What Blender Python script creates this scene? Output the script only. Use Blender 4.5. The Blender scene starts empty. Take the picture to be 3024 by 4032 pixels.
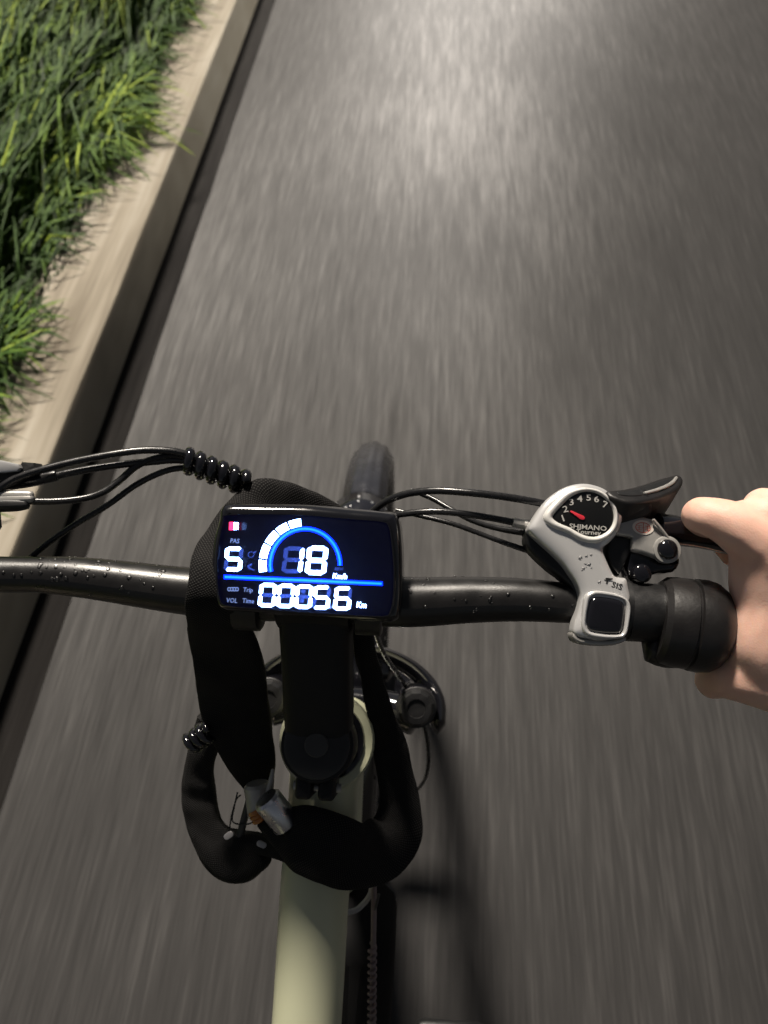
import bpy, bmesh, math, random
import numpy as np
from mathutils import Vector, Matrix

random.seed(7); rng = np.random.default_rng(7)
sc = bpy.context.scene
COL = sc.collection
PI = math.pi

# ------------------------------------------------------------------ camera, sky, sun, exposure
F = 3028.0; PITCH = math.radians(54.8); YAW = math.radians(3.76); CAMZ = 1.446   # photo: 3024 x 4032 px
fw = Vector((-math.sin(YAW)*math.cos(PITCH), math.cos(YAW)*math.cos(PITCH), -math.sin(PITCH)))
rt = Vector((math.cos(YAW), math.sin(YAW), 0))
dn = fw.cross(rt)
CAM = Vector((0, 0, CAMZ))
cd = bpy.data.cameras.new('camera'); cam = bpy.data.objects.new('camera', cd); COL.objects.link(cam)
cd.sensor_fit = 'HORIZONTAL'; cd.sensor_width = 36; cd.lens = 36*F/3024
cd.clip_start = 0.02; cd.clip_end = 2000
R3 = Matrix((rt, -dn, -fw)).transposed()
cam.matrix_world = Matrix.Translation(CAM) @ R3.to_4x4()
cd.dof.use_dof = True; cd.dof.focus_distance = 0.475; cd.dof.aperture_fstop = 11
sc.camera = cam

LDIR = Vector((-0.32, 0.74, 1.0)).normalized()          # towards the street lamp's light
w = bpy.data.worlds.new('World'); sc.world = w; w.use_nodes = True
nt = w.node_tree; bg = nt.nodes['Background']
sky = nt.nodes.new('ShaderNodeTexSky'); sky.sky_type = 'NISHITA'; sky.sun_disc = False
sky.sun_elevation = math.asin(LDIR.z); sky.sun_rotation = math.atan2(LDIR.x, LDIR.y)
hs = nt.nodes.new('ShaderNodeHueSaturation'); hs.inputs['Saturation'].default_value = 0.3
nt.links.new(sky.outputs[0], hs.inputs['Color']); nt.links.new(hs.outputs[0], bg.inputs['Color'])
bg.inputs['Strength'].default_value = 0.0056
sd = bpy.data.lights.new('street_light_sun', 'SUN'); sun = bpy.data.objects.new('street_light_sun', sd); COL.objects.link(sun)
sd.energy = 1.5; sd.angle = math.radians(7); sd.color = (1.0, 0.905, 0.785)
sun.rotation_euler = (-LDIR).to_track_quat('-Z', 'Y').to_euler(); sun.location = (-2, 2, 6)
sc.view_settings.view_transform = 'Standard'; sc.view_settings.look = 'None'
sc.view_settings.gamma = 1; sc.view_settings.use_curve_mapping = False
sc.view_settings.exposure = 2.1
sc.cycles.use_denoising = True
sc.cycles.max_bounces = 6

# ------------------------------------------------------------------ pixel -> place helpers
def ray(x, y): return fw + rt*((x-1512)/F) + dn*((y-2016)/F)
def V(x, y, d): return CAM + ray(x, y)*d
def VZ(x, y, z):
    r = ray(x, y); return CAM + r*((z-CAMZ)/r.z)
def on_plane(x, y, O, N):
    r = ray(x, y); return CAM + r*((O-CAM).dot(N)/r.dot(N))

# ------------------------------------------------------------------ materials
MATS = {}
def new_mat(name):
    m = bpy.data.materials.new(name); m.use_nodes = True; MATS[name] = m
    return m, m.node_tree, m.node_tree.nodes['Principled BSDF']
def mat(name, col, rough=0.5, metal=0.0, spec=0.5, noise=0.0, nscale=60, bump=0.0, bscale=300, rvar=0.0, emit=None, estr=0, coat=0, trans=0, ior=None, sss=0):
    m, t, b = new_mat(name)
    b.inputs['Base Color'].default_value = (*col, 1); b.inputs['Roughness'].default_value = rough
    b.inputs['Metallic'].default_value = metal; b.inputs['Specular IOR Level'].default_value = spec
    b.inputs['Coat Weight'].default_value = coat; b.inputs['Coat Roughness'].default_value = 0.08
    b.inputs['Transmission Weight'].default_value = trans
    if ior: b.inputs['IOR'].default_value = ior
    if sss:
        b.inputs['Subsurface Weight'].default_value = sss; b.inputs['Subsurface Radius'].default_value = (0.9, 0.35, 0.2); b.inputs['Subsurface Scale'].default_value = 0.006
    if emit: b.inputs['Emission Color'].default_value = (*emit, 1); b.inputs['Emission Strength'].default_value = estr
    tc = t.nodes.new('ShaderNodeTexCoord')
    if noise or rvar:
        n = t.nodes.new('ShaderNodeTexNoise'); n.inputs['Scale'].default_value = nscale; n.inputs['Detail'].default_value = 5
        t.links.new(tc.outputs['Object'], n.inputs['Vector'])
        if noise:
            r = t.nodes.new('ShaderNodeMix'); r.data_type = 'RGBA'
            r.inputs[6].default_value = tuple(c*(1-noise) for c in col)+(1,); r.inputs[7].default_value = tuple(min(1, c*(1+noise)) for c in col)+(1,)
            t.links.new(n.outputs['Fac'], r.inputs[0]); t.links.new(r.outputs[2], b.inputs['Base Color'])
        if rvar:
            mr = t.nodes.new('ShaderNodeMapRange'); mr.inputs[1].default_value = .3; mr.inputs[2].default_value = .7
            mr.inputs[3].default_value = max(.02, rough-rvar); mr.inputs[4].default_value = rough+rvar
            t.links.new(n.outputs['Fac'], mr.inputs[0]); t.links.new(mr.outputs[0], b.inputs['Roughness'])
    if bump:
        n2 = t.nodes.new('ShaderNodeTexNoise'); n2.inputs['Scale'].default_value = bscale; n2.inputs['Detail'].default_value = 4
        bp = t.nodes.new('ShaderNodeBump'); bp.inputs['Strength'].default_value = bump; bp.inputs['Distance'].default_value = 0.001
        t.links.new(tc.outputs['Object'], n2.inputs['Vector']); t.links.new(n2.outputs['Fac'], bp.inputs['Height']); t.links.new(bp.outputs[0], b.inputs['Normal'])
    return m

mat('satin_black', (.011, .0105, .0105), .33, noise=.25, nscale=90, bump=.06, bscale=900, rvar=.06)
mat('stem_black', (.004, .004, .005), .5, spec=.3, noise=.3, nscale=120, bump=.08, bscale=700)
mat('matte_black', (.006, .006, .0065), .75, spec=.15, noise=.3, nscale=50)
mat('gloss_black', (.006, .006, .008), .11, rvar=.06, nscale=70, coat=.5)
mat('plastic_black', (.009, .009, .0095), .42, noise=.3, nscale=150, bump=.1, bscale=800, rvar=.08)
mat('rubber', (.012, .011, .011), .40, noise=.3, nscale=60, bump=.12, bscale=500, rvar=.1)
mat('cable_black', (.013, .013, .014), .27, noise=.3, nscale=200, rvar=.05)
mat('silver_paint', (.72, .715, .71), .24, metal=.5, noise=.02, nscale=220)
mat('silver_bezel', (.68, .67, .64), .38, metal=.12, noise=.05, nscale=120, rvar=.05)
mat('alloy', (.40, .39, .37), .38, metal=.4, noise=.2, nscale=120, bump=.05, rvar=.1)
mat('chrome', (.55, .56, .60), .3, metal=1, noise=.1, nscale=160, rvar=.06)
mat('grey_plastic', (.035, .034, .033), .5, noise=.2)
mat('frame_green', (.52, .53, .37), .42, noise=.05, nscale=20, rvar=.05, coat=.15)
mat('tyre_rubber', (.011, .011, .013), .24, noise=.4, nscale=40, rvar=.1)
mat('dial_black', (.008, .008, .008), .18, rvar=.05, coat=.3)
mat('print_white', (.42, .41, .39), .5, noise=.1)
mat('print_black', (.02, .02, .02), .5, noise=.1)
mat('needle_red', (.62, .03, .05), .4, noise=.1)
mat('sticker_cream', (.78, .70, .62), .5, noise=.06)
mat('sticker_red', (.70, .16, .10), .5, noise=.1)
def water():
    m, t, b = new_mat('water')
    t.nodes.remove(b); out = t.nodes['Material Output']
    tr = t.nodes.new('ShaderNodeBsdfTransparent'); gl = t.nodes.new('ShaderNodeBsdfGlossy'); gl.inputs['Roughness'].default_value = .28
    fr = t.nodes.new('ShaderNodeFresnel'); fr.inputs['IOR'].default_value = 1.6; mx = t.nodes.new('ShaderNodeMixShader')
    t.links.new(fr.outputs[0], mx.inputs[0]); t.links.new(tr.outputs[0], mx.inputs[1]); t.links.new(gl.outputs[0], mx.inputs[2]); t.links.new(mx.outputs[0], out.inputs['Surface'])
water()
mat('amber', (.40, .13, .006), .2, noise=.3, nscale=100, coat=.5)
mat('cable_pink', (.20, .15, .15), .45, noise=.25, nscale=150)
mat('grey_cable', (.35, .34, .35), .4, noise=.2)
mat('screen_glass', (.003, .003, .006), .09, rvar=.03, nscale=40, emit=(.03, .02, .45), estr=.0025)
mat('led_white', (.8, .85, 1), .4, emit=(.20, .38, 1.0), estr=6.5)
mat('led_faint', (.03, .05, .15), .4, emit=(.12, .22, 1.0), estr=.06)
mat('led_text', (.05, .08, .2), .4, emit=(.35, .5, 1.0), estr=.14)
mat('led_blue', (.01, .05, .5), .4, emit=(.0, .008, 1.0), estr=3.2)
mat('led_cyan', (.02, .1, .5), .4, emit=(.004, .11, 1.0), estr=1.2)
mat('led_red', (.4, .01, .05), .4, emit=(1.0, .03, .12), estr=.8)
mat('glint_red', (.5, .02, .04), .4, emit=(1.0, .02, .12), estr=.25)  # glow for the painted red glint
mat('lamp_lens', (.9, .9, .9), .1, emit=(1, .95, .85), estr=6)

def fabric():
    m, t, b = new_mat('lock_fabric')
    b.inputs['Roughness'].default_value = .85; b.inputs['Specular IOR Level'].default_value = .2
    uv = t.nodes.new('ShaderNodeUVMap')
    waves = []
    for rot in (0.5, -0.9):
        mp = t.nodes.new('ShaderNodeMapping'); mp.inputs['Rotation'].default_value = (0, 0, rot)
        wv = t.nodes.new('ShaderNodeTexWave'); wv.inputs['Scale'].default_value = 250; wv.inputs['Distortion'].default_value = .6; wv.inputs['Detail'].default_value = 1
        t.links.new(uv.outputs[0], mp.inputs[0]); t.links.new(mp.outputs[0], wv.inputs['Vector']); waves.append(wv)
    mx = t.nodes.new('ShaderNodeMath'); mx.operation = 'MULTIPLY'
    t.links.new(waves[0].outputs['Fac'], mx.inputs[0]); t.links.new(waves[1].outputs['Fac'], mx.inputs[1])
    r = t.nodes.new('ShaderNodeMix'); r.data_type = 'RGBA'; r.inputs[6].default_value = (.0012, .0012, .0016, 1); r.inputs[7].default_value = (.040, .0385, .037, 1)
    t.links.new(mx.outputs[0], r.inputs[0]); t.links.new(r.outputs[2], b.inputs['Base Color'])
    bp = t.nodes.new('ShaderNodeBump'); bp.inputs['Strength'].default_value = .5; bp.inputs['Distance'].default_value = .0006
    t.links.new(mx.outputs[0], bp.inputs['Height']); t.links.new(bp.outputs[0], b.inputs['Normal'])
fabric()

def skin():
    m, t, b = new_mat('skin')
    b.inputs['Roughness'].default_value = .5; b.inputs['Specular IOR Level'].default_value = .35
    b.inputs['Subsurface Weight'].default_value = .25; b.inputs['Subsurface Radius'].default_value = (1.0, .35, .18); b.inputs['Subsurface Scale'].default_value = .004
    tc = t.nodes.new('ShaderNodeTexCoord')
    n = t.nodes.new('ShaderNodeTexNoise'); n.inputs['Scale'].default_value = 38; n.inputs['Detail'].default_value = 6
    cr = t.nodes.new('ShaderNodeValToRGB')
    cr.color_ramp.elements[0].position = .3; cr.color_ramp.elements[0].color = (.78, .465, .36, 1)
    cr.color_ramp.elements[1].position = .72; cr.color_ramp.elements[1].color = (.84, .555, .445, 1)
    vo = t.nodes.new('ShaderNodeTexVoronoi'); vo.inputs['Scale'].default_value = 900
    n2 = t.nodes.new('ShaderNodeTexNoise'); n2.inputs['Scale'].default_value = 220; n2.inputs['Detail'].default_value = 6
    ad = t.nodes.new('ShaderNodeMath'); ad.operation = 'ADD'
    bp = t.nodes.new('ShaderNodeBump'); bp.inputs['Strength'].default_value = .09; bp.inputs['Distance'].default_value = .0008
    for k in (n, vo, n2): t.links.new(tc.outputs['Object'], k.inputs['Vector'])
    t.links.new(n.outputs['Fac'], cr.inputs[0]); t.links.new(cr.outputs[0], b.inputs['Base Color'])
    t.links.new(vo.outputs['Distance'], ad.inputs[0]); t.links.new(n2.outputs['Fac'], ad.inputs[1])
    t.links.new(ad.outputs[0], bp.inputs['Height']); t.links.new(bp.outputs[0], b.inputs['Normal'])
skin()

def streaked(name, c0, c1, c2, sx, sy, rough, bump, big=1.2, spec=.5):
    """ground surface: grain drawn out along the direction of travel (Y)"""
    m, t, b = new_mat(name)
    b.inputs['Roughness'].default_value = rough; b.inputs['Specular IOR Level'].default_value = spec
    tc = t.nodes.new('ShaderNodeTexCoord')
    def noise(sx, sy, det, rough_=.55):
        mp = t.nodes.new('ShaderNodeMapping'); mp.inputs['Scale'].default_value = (sx, sy, 1)
        n = t.nodes.new('ShaderNodeTexNoise'); n.inputs['Scale'].default_value = 1; n.inputs['Detail'].default_value = det; n.inputs['Roughness'].default_value = rough_
        t.links.new(tc.outputs['Object'], mp.inputs[0]); t.links.new(mp.outputs[0], n.inputs['Vector']); return n
    a = noise(sx, sy, 3); bb = noise(sx*.32, sy*.55, 3); c = noise(sx*3.2, sy*2.2, 2); g = noise(big, big*.6, 3)
    def mul(n, k, add=None):
        q = t.nodes.new('ShaderNodeMath'); q.operation = 'MULTIPLY_ADD'; q.inputs[1].default_value = k
        t.links.new(n.outputs[0], q.inputs[0])
        if add: t.links.new(add.outputs[0], q.inputs[2])
        else: q.inputs[2].default_value = 0
        return q
    s = mul(g, .30, mul(c, .2, mul(bb, .22, mul(a, .28))))
    cr = t.nodes.new('ShaderNodeValToRGB'); e = cr.color_ramp.elements
    e[0].position = .36; e[0].color = (*c0, 1); e[1].position = .66; e[1].color = (*c2, 1)
    k = e.new(.5); k.color = (*c1, 1)
    t.links.new(s.outputs[0], cr.inputs[0]); t.links.new(cr.outputs[0], b.inputs['Base Color'])
    bp = t.nodes.new('ShaderNodeBump'); bp.inputs['Strength'].default_value = bump; bp.inputs['Distance'].default_value = .002
    t.links.new(s.outputs[0], bp.inputs['Height']); t.links.new(bp.outputs[0], b.inputs['Normal'])
    mr = t.nodes.new('ShaderNodeMapRange'); mr.inputs[1].default_value = .35; mr.inputs[2].default_value = .65; mr.inputs[3].default_value = rough+.1; mr.inputs[4].default_value = rough-.08
    t.links.new(s.outputs[0], mr.inputs[0]); t.links.new(mr.outputs[0], b.inputs['Roughness'])
    return m
streaked('asphalt', (.0094, .0088, .0089), (.0200, .0189, .0188), (.056, .0533, .0522), 150, 5.0, .62, .5, spec=.36)
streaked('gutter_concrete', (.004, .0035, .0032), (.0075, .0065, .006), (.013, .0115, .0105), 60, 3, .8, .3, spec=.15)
streaked('kerb_concrete', (.15, .125, .09), (.30, .262, .20), (.43, .39, .32), 22, 1.5, .8, .3, big=2.6)
streaked('soil', (.012, .012, .006), (.022, .024, .010), (.035, .040, .015), 30, 8, .9, .5)

def grass_mat():
    m, t, b = new_mat('grass_leaf')
    at = t.nodes.new('ShaderNodeAttribute'); at.attribute_name = 'tone'
    cr = t.nodes.new('ShaderNodeValToRGB'); e = cr.color_ramp.elements
    e[0].position = 0; e[0].color = (.016, .036, .008, 1); e[1].position = 1; e[1].color = (.30, .40, .035, 1)
    k = e.new(.5); k.color = (.042, .10, .011, 1); k = e.new(.8); k.color = (.13, .225, .019, 1)
    t.links.new(at.outputs['Fac'], cr.inputs[0]); t.links.new(cr.outputs[0], b.inputs['Base Color'])
    b.inputs['Roughness'].default_value = .65; b.inputs['Specular IOR Level'].default_value = .18
grass_mat()

# ------------------------------------------------------------------ object helpers
def empty(name, loc):
    o = bpy.data.objects.new(name, None); o.empty_display_size = .05; COL.objects.link(o); o.location = loc
    return o
def tag(o, label=None, cat=None, group=None, kind=None):
    if label: o['label'] = label
    if cat: o['category'] = cat
    if group: o['group'] = group
    if kind: o['kind'] = kind
    return o
def world_of(o):
    m = Matrix.Translation(o.location)
    return (world_of(o.parent) @ o.matrix_parent_inverse @ m) if o.parent else m
def mk(name, verts, faces, m, parent=None, smooth=35, uv=None):
    """one mesh object; vertices in world space, origin at their centre"""
    vs = [Vector(v) for v in verts]
    c = sum(vs, Vector())/len(vs)
    me = bpy.data.meshes.new(name); me.from_pydata([v-c for v in vs], [], faces)
    if uv is not None:
        l = me.uv_layers.new(name='UVMap')
        idx = np.zeros(len(me.loops), dtype=np.int32); me.loops.foreach_get('vertex_index', idx)
        l.data.foreach_set('uv', np.array(uv, dtype=np.float32)[idx].ravel())
    bm = bmesh.new(); bm.from_mesh(me); bmesh.ops.recalc_face_normals(bm, faces=bm.faces); bm.to_mesh(me); bm.free()
    if smooth:
        me.polygons.foreach_set('use_smooth', [True]*len(me.polygons)); me.set_sharp_from_angle(angle=math.radians(smooth))
    me.materials.append(MATS[m] if isinstance(m, str) else m)
    o = bpy.data.objects.new(name, me); COL.objects.link(o)
    if parent:
        o.parent = parent; o.matrix_parent_inverse = world_of(parent).inverted()
    o.location = c
    return o

def spline(P, n=8, closed=False):
    """Catmull-Rom through tuples of any length"""
    P = [np.array(p, dtype=float) for p in P]; N = len(P); out = []
    for i in range(N if closed else N-1):
        if closed: a, b, c, d = P[i-1], P[i], P[(i+1) % N], P[(i+2) % N]
        else: a, b, c, d = P[max(i-1, 0)], P[i], P[i+1], P[min(i+2, N-1)]
        for k in range(n):
            t = k/n
            out.append(.5*((2*b)+(c-a)*t+(2*a-5*b+4*c-d)*t*t+(3*b-a-3*c+d)*t**3))
    if not closed: out.append(P[-1])
    return out

def sweep(pts, rads, seg=14, thick=None, normals=None, cap=True):
    """tube along pts. rads = half width; thick = half thickness along the normal (flat band)"""
    pts = [Vector(p[:3]) for p in pts]; n = len(pts)
    T = [((pts[min(i+1, n-1)]-pts[max(i-1, 0)]).normalized()) for i in range(n)]
    if normals is None:
        nn = T[0].orthogonal().normalized(); Ns = []
        for i in range(n):
            nn = (nn-T[i]*nn.dot(T[i])).normalized(); Ns.append(nn.copy())
    else:
        Ns = [(Vector(q)-T[i]*Vector(q).dot(T[i])).normalized() for i, q in enumerate(normals)]
    verts, faces, uv = [], [], []; L = 0
    for i in range(n):
        if i: L += (pts[i]-pts[i-1]).length
        B = T[i].cross(Ns[i]).normalized(); th = rads[i] if thick is None else thick[i]
        for k in range(seg+1):
            a = 2*PI*k/seg
            verts.append(pts[i]+B*(rads[i]*math.cos(a))+Ns[i]*(th*math.sin(a)))
            uv.append((L, (math.cos(a)*rads[i] if thick is not None else a*rads[i])))
    s1 = seg+1
    for i in range(n-1):
        for k in range(seg): faces.append((i*s1+k, i*s1+k+1, (i+1)*s1+k+1, (i+1)*s1+k))
    # weld the seam by reusing vertices is not needed for shading: close caps
    if cap:
        for i, sg in ((0, -1), (n-1, 1)):
            verts.append(pts[i]+T[i]*(sg*(rads[i] if thick is None else thick[i])*.5)); uv.append((0, 0)); c = len(verts)-1
            for k in range(seg): faces.append((i*s1+k, i*s1+k+1, c))
    return verts, faces, uv
def tube(name, pts, m, parent, n=8, seg=12, smooth=60):
    """pts: (x, y, z, r)"""
    S = spline(pts, n); v, f, uv = sweep(S, [s[3] for s in S], seg)
    return mk(name, v, f, m, parent, smooth, uv)
def pxtube(name, P, m, parent, n=8, seg=12):
    """P: (px, py, depth, r_mm)"""
    return tube(name, [(*V(x, y, d), r/1000) for x, y, d, r in P], m, parent, n, seg)
def lathe(prof, O, A, seg=32):
    """prof: (t, r) along axis A from O"""
    A = Vector(A).normalized(); B = A.orthogonal().normalized(); Cc = A.cross(B)
    v, f = [], []
    for t, r in prof:
        for k in range(seg):
            a = 2*PI*k/seg; v.append(Vector(O)+A*t+(B*math.cos(a)+Cc*math.sin(a))*r)
    for i in range(len(prof)-1):
        for k in range(seg): f.append((i*seg+k, i*seg+(k+1) % seg, (i+1)*seg+(k+1) % seg, (i+1)*seg+k))
    f.append(tuple(range(seg))[::-1]); f.append(tuple(range((len(prof)-1)*seg, len(prof)*seg)))
    return v, f
def lathe_obj(name, prof, O, A, m, parent, seg=32, smooth=35):
    v, f = lathe(prof, O, A, seg); return mk(name, v, f, m, parent, smooth)
def inset(poly, d):
    n = len(poly); out = []
    for i in range(n):
        p0, p1, p2 = poly[i-1], poly[i], poly[(i+1) % n]
        e1 = p1-p0; e2 = p2-p1
        n1 = np.array((-e1[1], e1[0]))/(np.hypot(*e1)+1e-12); n2 = np.array((-e2[1], e2[0]))/(np.hypot(*e2)+1e-12)
        m = n1+n2; L = np.hypot(*m)+1e-9; m = m/L; k = max(.55, m.dot(n1)); out.append(p1+m*d/k)
    return out
def slab(poly2, O, U, W, N, thick, bevel, bseg=3, grow=0, hole=None):
    """rounded plate: outline (u, v), top face at O, thickness downwards along -N"""
    poly = [np.array(p, float) for p in poly2]
    area = sum(poly[i-1][0]*poly[i][1]-poly[i][0]*poly[i-1][1] for i in range(len(poly)))
    if area < 0: poly = poly[::-1]
    rings = [(-grow, -thick), (0, -bevel)]
    for k in range(1, bseg+1):
        a = PI/2*k/bseg; rings.append((bevel*(1-math.cos(a)), -bevel+bevel*math.sin(a)))
    v, f = [], []; n = len(poly)
    for d, h in rings:
        for p in (inset(poly, d) if d else poly): v.append(O+U*p[0]+W*p[1]+N*h)
    for i in range(len(rings)-1):
        for k in range(n): f.append((i*n+k, i*n+(k+1) % n, (i+1)*n+(k+1) % n, (i+1)*n+k))
    f.append(tuple(range(n))[::-1]); f.append(tuple(range((len(rings)-1)*n, len(rings)*n)))
    return v, f
def px_slab(name, P, O, N, U, thick, bevel, m, parent, n=5, bseg=3, grow=0, smooth=40, lift=0):
    """outline in photo pixels laid on the plane through O with normal N"""
    W = N.cross(U).normalized()
    q = [on_plane(x, y, O, N)-O for x, y in P]
    p2 = [(a.dot(U), a.dot(W)) for a in q]
    if n > 1: p2 = [tuple(s) for s in spline(p2, n, True)]
    v, f = slab(p2, O+N*lift, U, W, N, thick, bevel, bseg, grow)
    return mk(name, v, f, m, parent, smooth)
def box_obj(name, c, size, axes, m, parent, bevel=.003):
    U, W, N = axes; a, b, h = size
    p = []
    r = min(bevel, a*.45, b*.45)
    for sx, sy, a0 in ((1, 1, 0), (-1, 1, 90), (-1, -1, 180), (1, -1, 270)):
        for k in range(4):
            t = math.radians(a0+30*k); p.append((sx*(a/2-r)+r*math.cos(t), sy*(b/2-r)+r*math.sin(t)))
    v, f = slab(p, Vector(c)+N*(h/2), U, W, N, h, min(r, h*.4), 3)
    return mk(name, v, f, m, parent, 40)
FONTC = {}
def lettering(name, s, x, y, size, O, N, U, m, parent, rot=0, lift=.0003, squash=1.0, align='CENTER', ital=0):
    """flat print; x, y = photo pixel of its centre on the plane; size in metres"""
    W = N.cross(U).normalized()
    cu = bpy.data.curves.new(name, 'FONT'); cu.body = s; cu.size = size; cu.align_x = align; cu.align_y = 'CENTER'; cu.extrude = .00008; cu.offset = size*.012; cu.shear = ital
    cu.resolution_u = 2
    to = bpy.data.objects.new(name+'_tmp', cu); COL.objects.link(to)
    me = bpy.data.meshes.new_from_object(to.evaluated_get(bpy.context.evaluated_depsgraph_get()))
    vs = [v.co.copy() for v in me.vertices]; fs = [tuple(p.vertices) for p in me.polygons]
    bpy.data.objects.remove(to); bpy.data.curves.remove(cu); bpy.data.meshes.remove(me)
    C0 = on_plane(x, y, O, N)+N*lift; c, s_ = math.cos(rot), math.sin(rot)
    out = []
    for q in vs:
        a, b = q.x*squash, q.y; out.append(C0+U*(a*c-b*s_)+W*(a*s_+b*c)+N*q.z)
    return mk(name, out, fs, m, parent, 0)

def drops(name, centres, parent, rmin=.0006, rmax=.0015):
    """rain drops lying on a surface: (point, normal)"""
    v, f = [], []
    for p, nrm in centres:
        r = random.uniform(rmin, rmax)*random.choice((.7, 1, 1)); U = nrm.orthogonal().normalized(); W = nrm.cross(U); b = len(v)
        prof = ((1, -.15), (.93, .3), (.6, .62), (.0, .75)); sg = 8
        el = random.uniform(.8, 1.3)
        for rr, hh in prof[:3]:
            for k in range(sg):
                a = 2*PI*k/sg; v.append(p+(U*math.cos(a)*el+W*math.sin(a))*(rr*r)+nrm*(hh*r*.8))
        v.append(p+nrm*(.75*r*.8)); t = len(v)-1
        for i in range(2):
            for k in range(sg): f.append((b+i*sg+k, b+i*sg+(k+1) % sg, b+(i+1)*sg+(k+1) % sg, b+(i+1)*sg+k))
        for k in range(sg): f.append((b+2*sg+k, b+2*sg+(k+1) % sg, t))
        f.append(tuple(b+k for k in range(sg))[::-1])
    o = mk(name, v, f, 'water', parent, 80); o['kind'] = 'stuff'
    return o

# ------------------------------------------------------------------ the setting
def strip(name, prof, y0, y1, ny, m, jit=0):
    v, f = [], []; k = len(prof)
    for j in range(ny+1):
        y = y0+(y1-y0)*j/ny
        for x, z in prof: v.append((x+(random.uniform(-jit, jit)), y, z+random.uniform(-jit, jit)*.5))
    for j in range(ny):
        for i in range(k-1): f.append((j*k+i, j*k+i+1, (j+1)*k+i+1, (j+1)*k+i))
    return tag(mk(name, v, f, m, None, 30), kind='structure')
g = strip('ground', [(-300, -.06), (300, -.06)], -300, 300, 1, 'soil')
strip('road', [(-.80, -.004), (9, -.004)], -40, 200, 1, 'asphalt')
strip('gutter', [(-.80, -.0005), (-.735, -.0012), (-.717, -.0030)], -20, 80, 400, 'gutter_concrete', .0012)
strip('kerb', [(-.789, -.01), (-.793, .05), (-.803, .115), (-.808, .126), (-.818, .131), (-.90, .133), (-1.02, .132), (-1.03, .0)], -20, 80, 500, 'kerb_concrete', .0012)
strip('verge', [(-1.02, .115), (-1.2, .13), (-2, .17), (-6, .25), (-40, .3)], -20, 80, 100, 'soil', .004)

def grass():
    v, f, tone = [], [], []
    def clump(x, y):   # slow variation: thick and thin places
        return .5+.5*math.sin(x*7.1+1.3*math.sin(y*2.3))*math.sin(y*4.7+1.7*math.sin(x*3.1))
    def blade(x, y, z, L, az, lean, wd, tn):
        b = len(v); dx, dy = math.cos(az), math.sin(az); px, py = -dy*wd, dx*wd
        P = [(0, 0), (.45*L*math.sin(lean*.6), .45*L*math.cos(lean*.6)), (.8*L*math.sin(lean), .75*L*math.cos(lean)), (1.0*L*math.sin(lean), .80*L*math.cos(lean)-.12*L)]
        for i, (h, u) in enumerate(P):
            k = (.7, 1, .75, .02)[i]
            v.append((x+dx*h-px*k, y+dy*h-py*k, z+u)); v.append((x+dx*h+px*k, y+dy*h+py*k, z+u))
        for i in range(3): f.append((b+2*i, b+2*i+1, b+2*i+3, b+2*i+2))
        tone.extend([tn]*8)
    N = 95000
    for i in range(N):
        if i < N*.8: x = -.985-abs(random.gauss(0, .5)); y = random.uniform(.5, 5.2)
        else: x = -1-random.uniform(0, 4); y = random.uniform(-3, 12)
        c = clump(x, y)
        edge = -1.0-.05*math.sin(y*5.1+.8)*math.sin(y*2.2)-.03*math.sin(y*13)
        if x > edge and random.random() < .85: continue
        if random.random() > .06+1.1*c: continue
        z = .125+max(0, -1.02-x)*.04
        az = random.choice((1, 1, -1))*PI/2+random.gauss(0, .15)
        if x > -1.10 and random.random() < .25: az = random.gauss(0, .9); az = max(-1.2, min(1.2, az))
        L = random.uniform(.16, .44)*(.6+.7*c)*(1.0 if x < -1.13 else .5)
        blade(x, y, z, L, az, abs(random.gauss(1.18, .2)), random.uniform(.0014, .0042), min(1, max(0, random.gauss(.42+.5*(c-.5), .26))))
    vs = np.array(v); c = vs.mean(0)
    me = bpy.data.meshes.new('grass'); me.from_pydata((vs-c).tolist(), [], f)
    a = me.attributes.new('tone', 'FLOAT', 'POINT'); a.data.foreach_set('value', np.array(tone, dtype=np.float32))
    me.materials.append(MATS['grass_leaf'])
    o = bpy.data.objects.new('grass', me); COL.objects.link(o); o.location = c
    tag(o, 'long green grass hanging over the back of the kerb', 'grass', kind='stuff')
grass()

# ------------------------------------------------------------------ the bicycle
BX = -.060                                              # its middle plane
bike = tag(empty('bicycle', (BX, .49, 0)), 'wet electric bicycle with pale green frame, black handlebar and glowing display', 'bicycle')
X1, Y1, Z1 = Vector((1, 0, 0)), Vector((0, 1, 0)), Vector((0, 0, 1))

# handlebar
barpx = [(0, 2262, 1.030), (300, 2272, 1.028), (725, 2326, 1.022), (985, 2345, 1.020), (1245, 2350, 1.020), (1582, 2370, 1.020), (1850, 2362, 1.024), (2050, 2362, 1.028), (2252, 2377, 1.030), (2500, 2408, 1.030)]
BP = [VZ(*q) for q in barpx]
BP = [Vector((-.385, .205, 1.034)), Vector((-.32, .222, 1.033))] + BP + [Vector((.19, .226, 1.030)), Vector((.272, .214, 1.032))]
def bar_r(x):
    d = abs(x-BX); return .0158 if d < .06 else (.0158-(.0158-.0125)*min(1, (d-.06)/.09) if d < .15 else max(.0113, .0125-(d-.15)*.06))
BS = [Vector(s) for s in spline([tuple(p) for p in BP], 8)]
v, f, uv = sweep(BS, [bar_r(p.x) for p in BS], 28)
handlebar = mk('handlebar', v, f, 'satin_black', bike, 60, uv)
tag(handlebar, 'satin black riser handlebar beaded with rain')
dc = []
def bar_at(x):
    i = min(range(len(BS)), key=lambda k: abs(BS[k].x-x)); return BS[i], bar_r(x)
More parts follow.
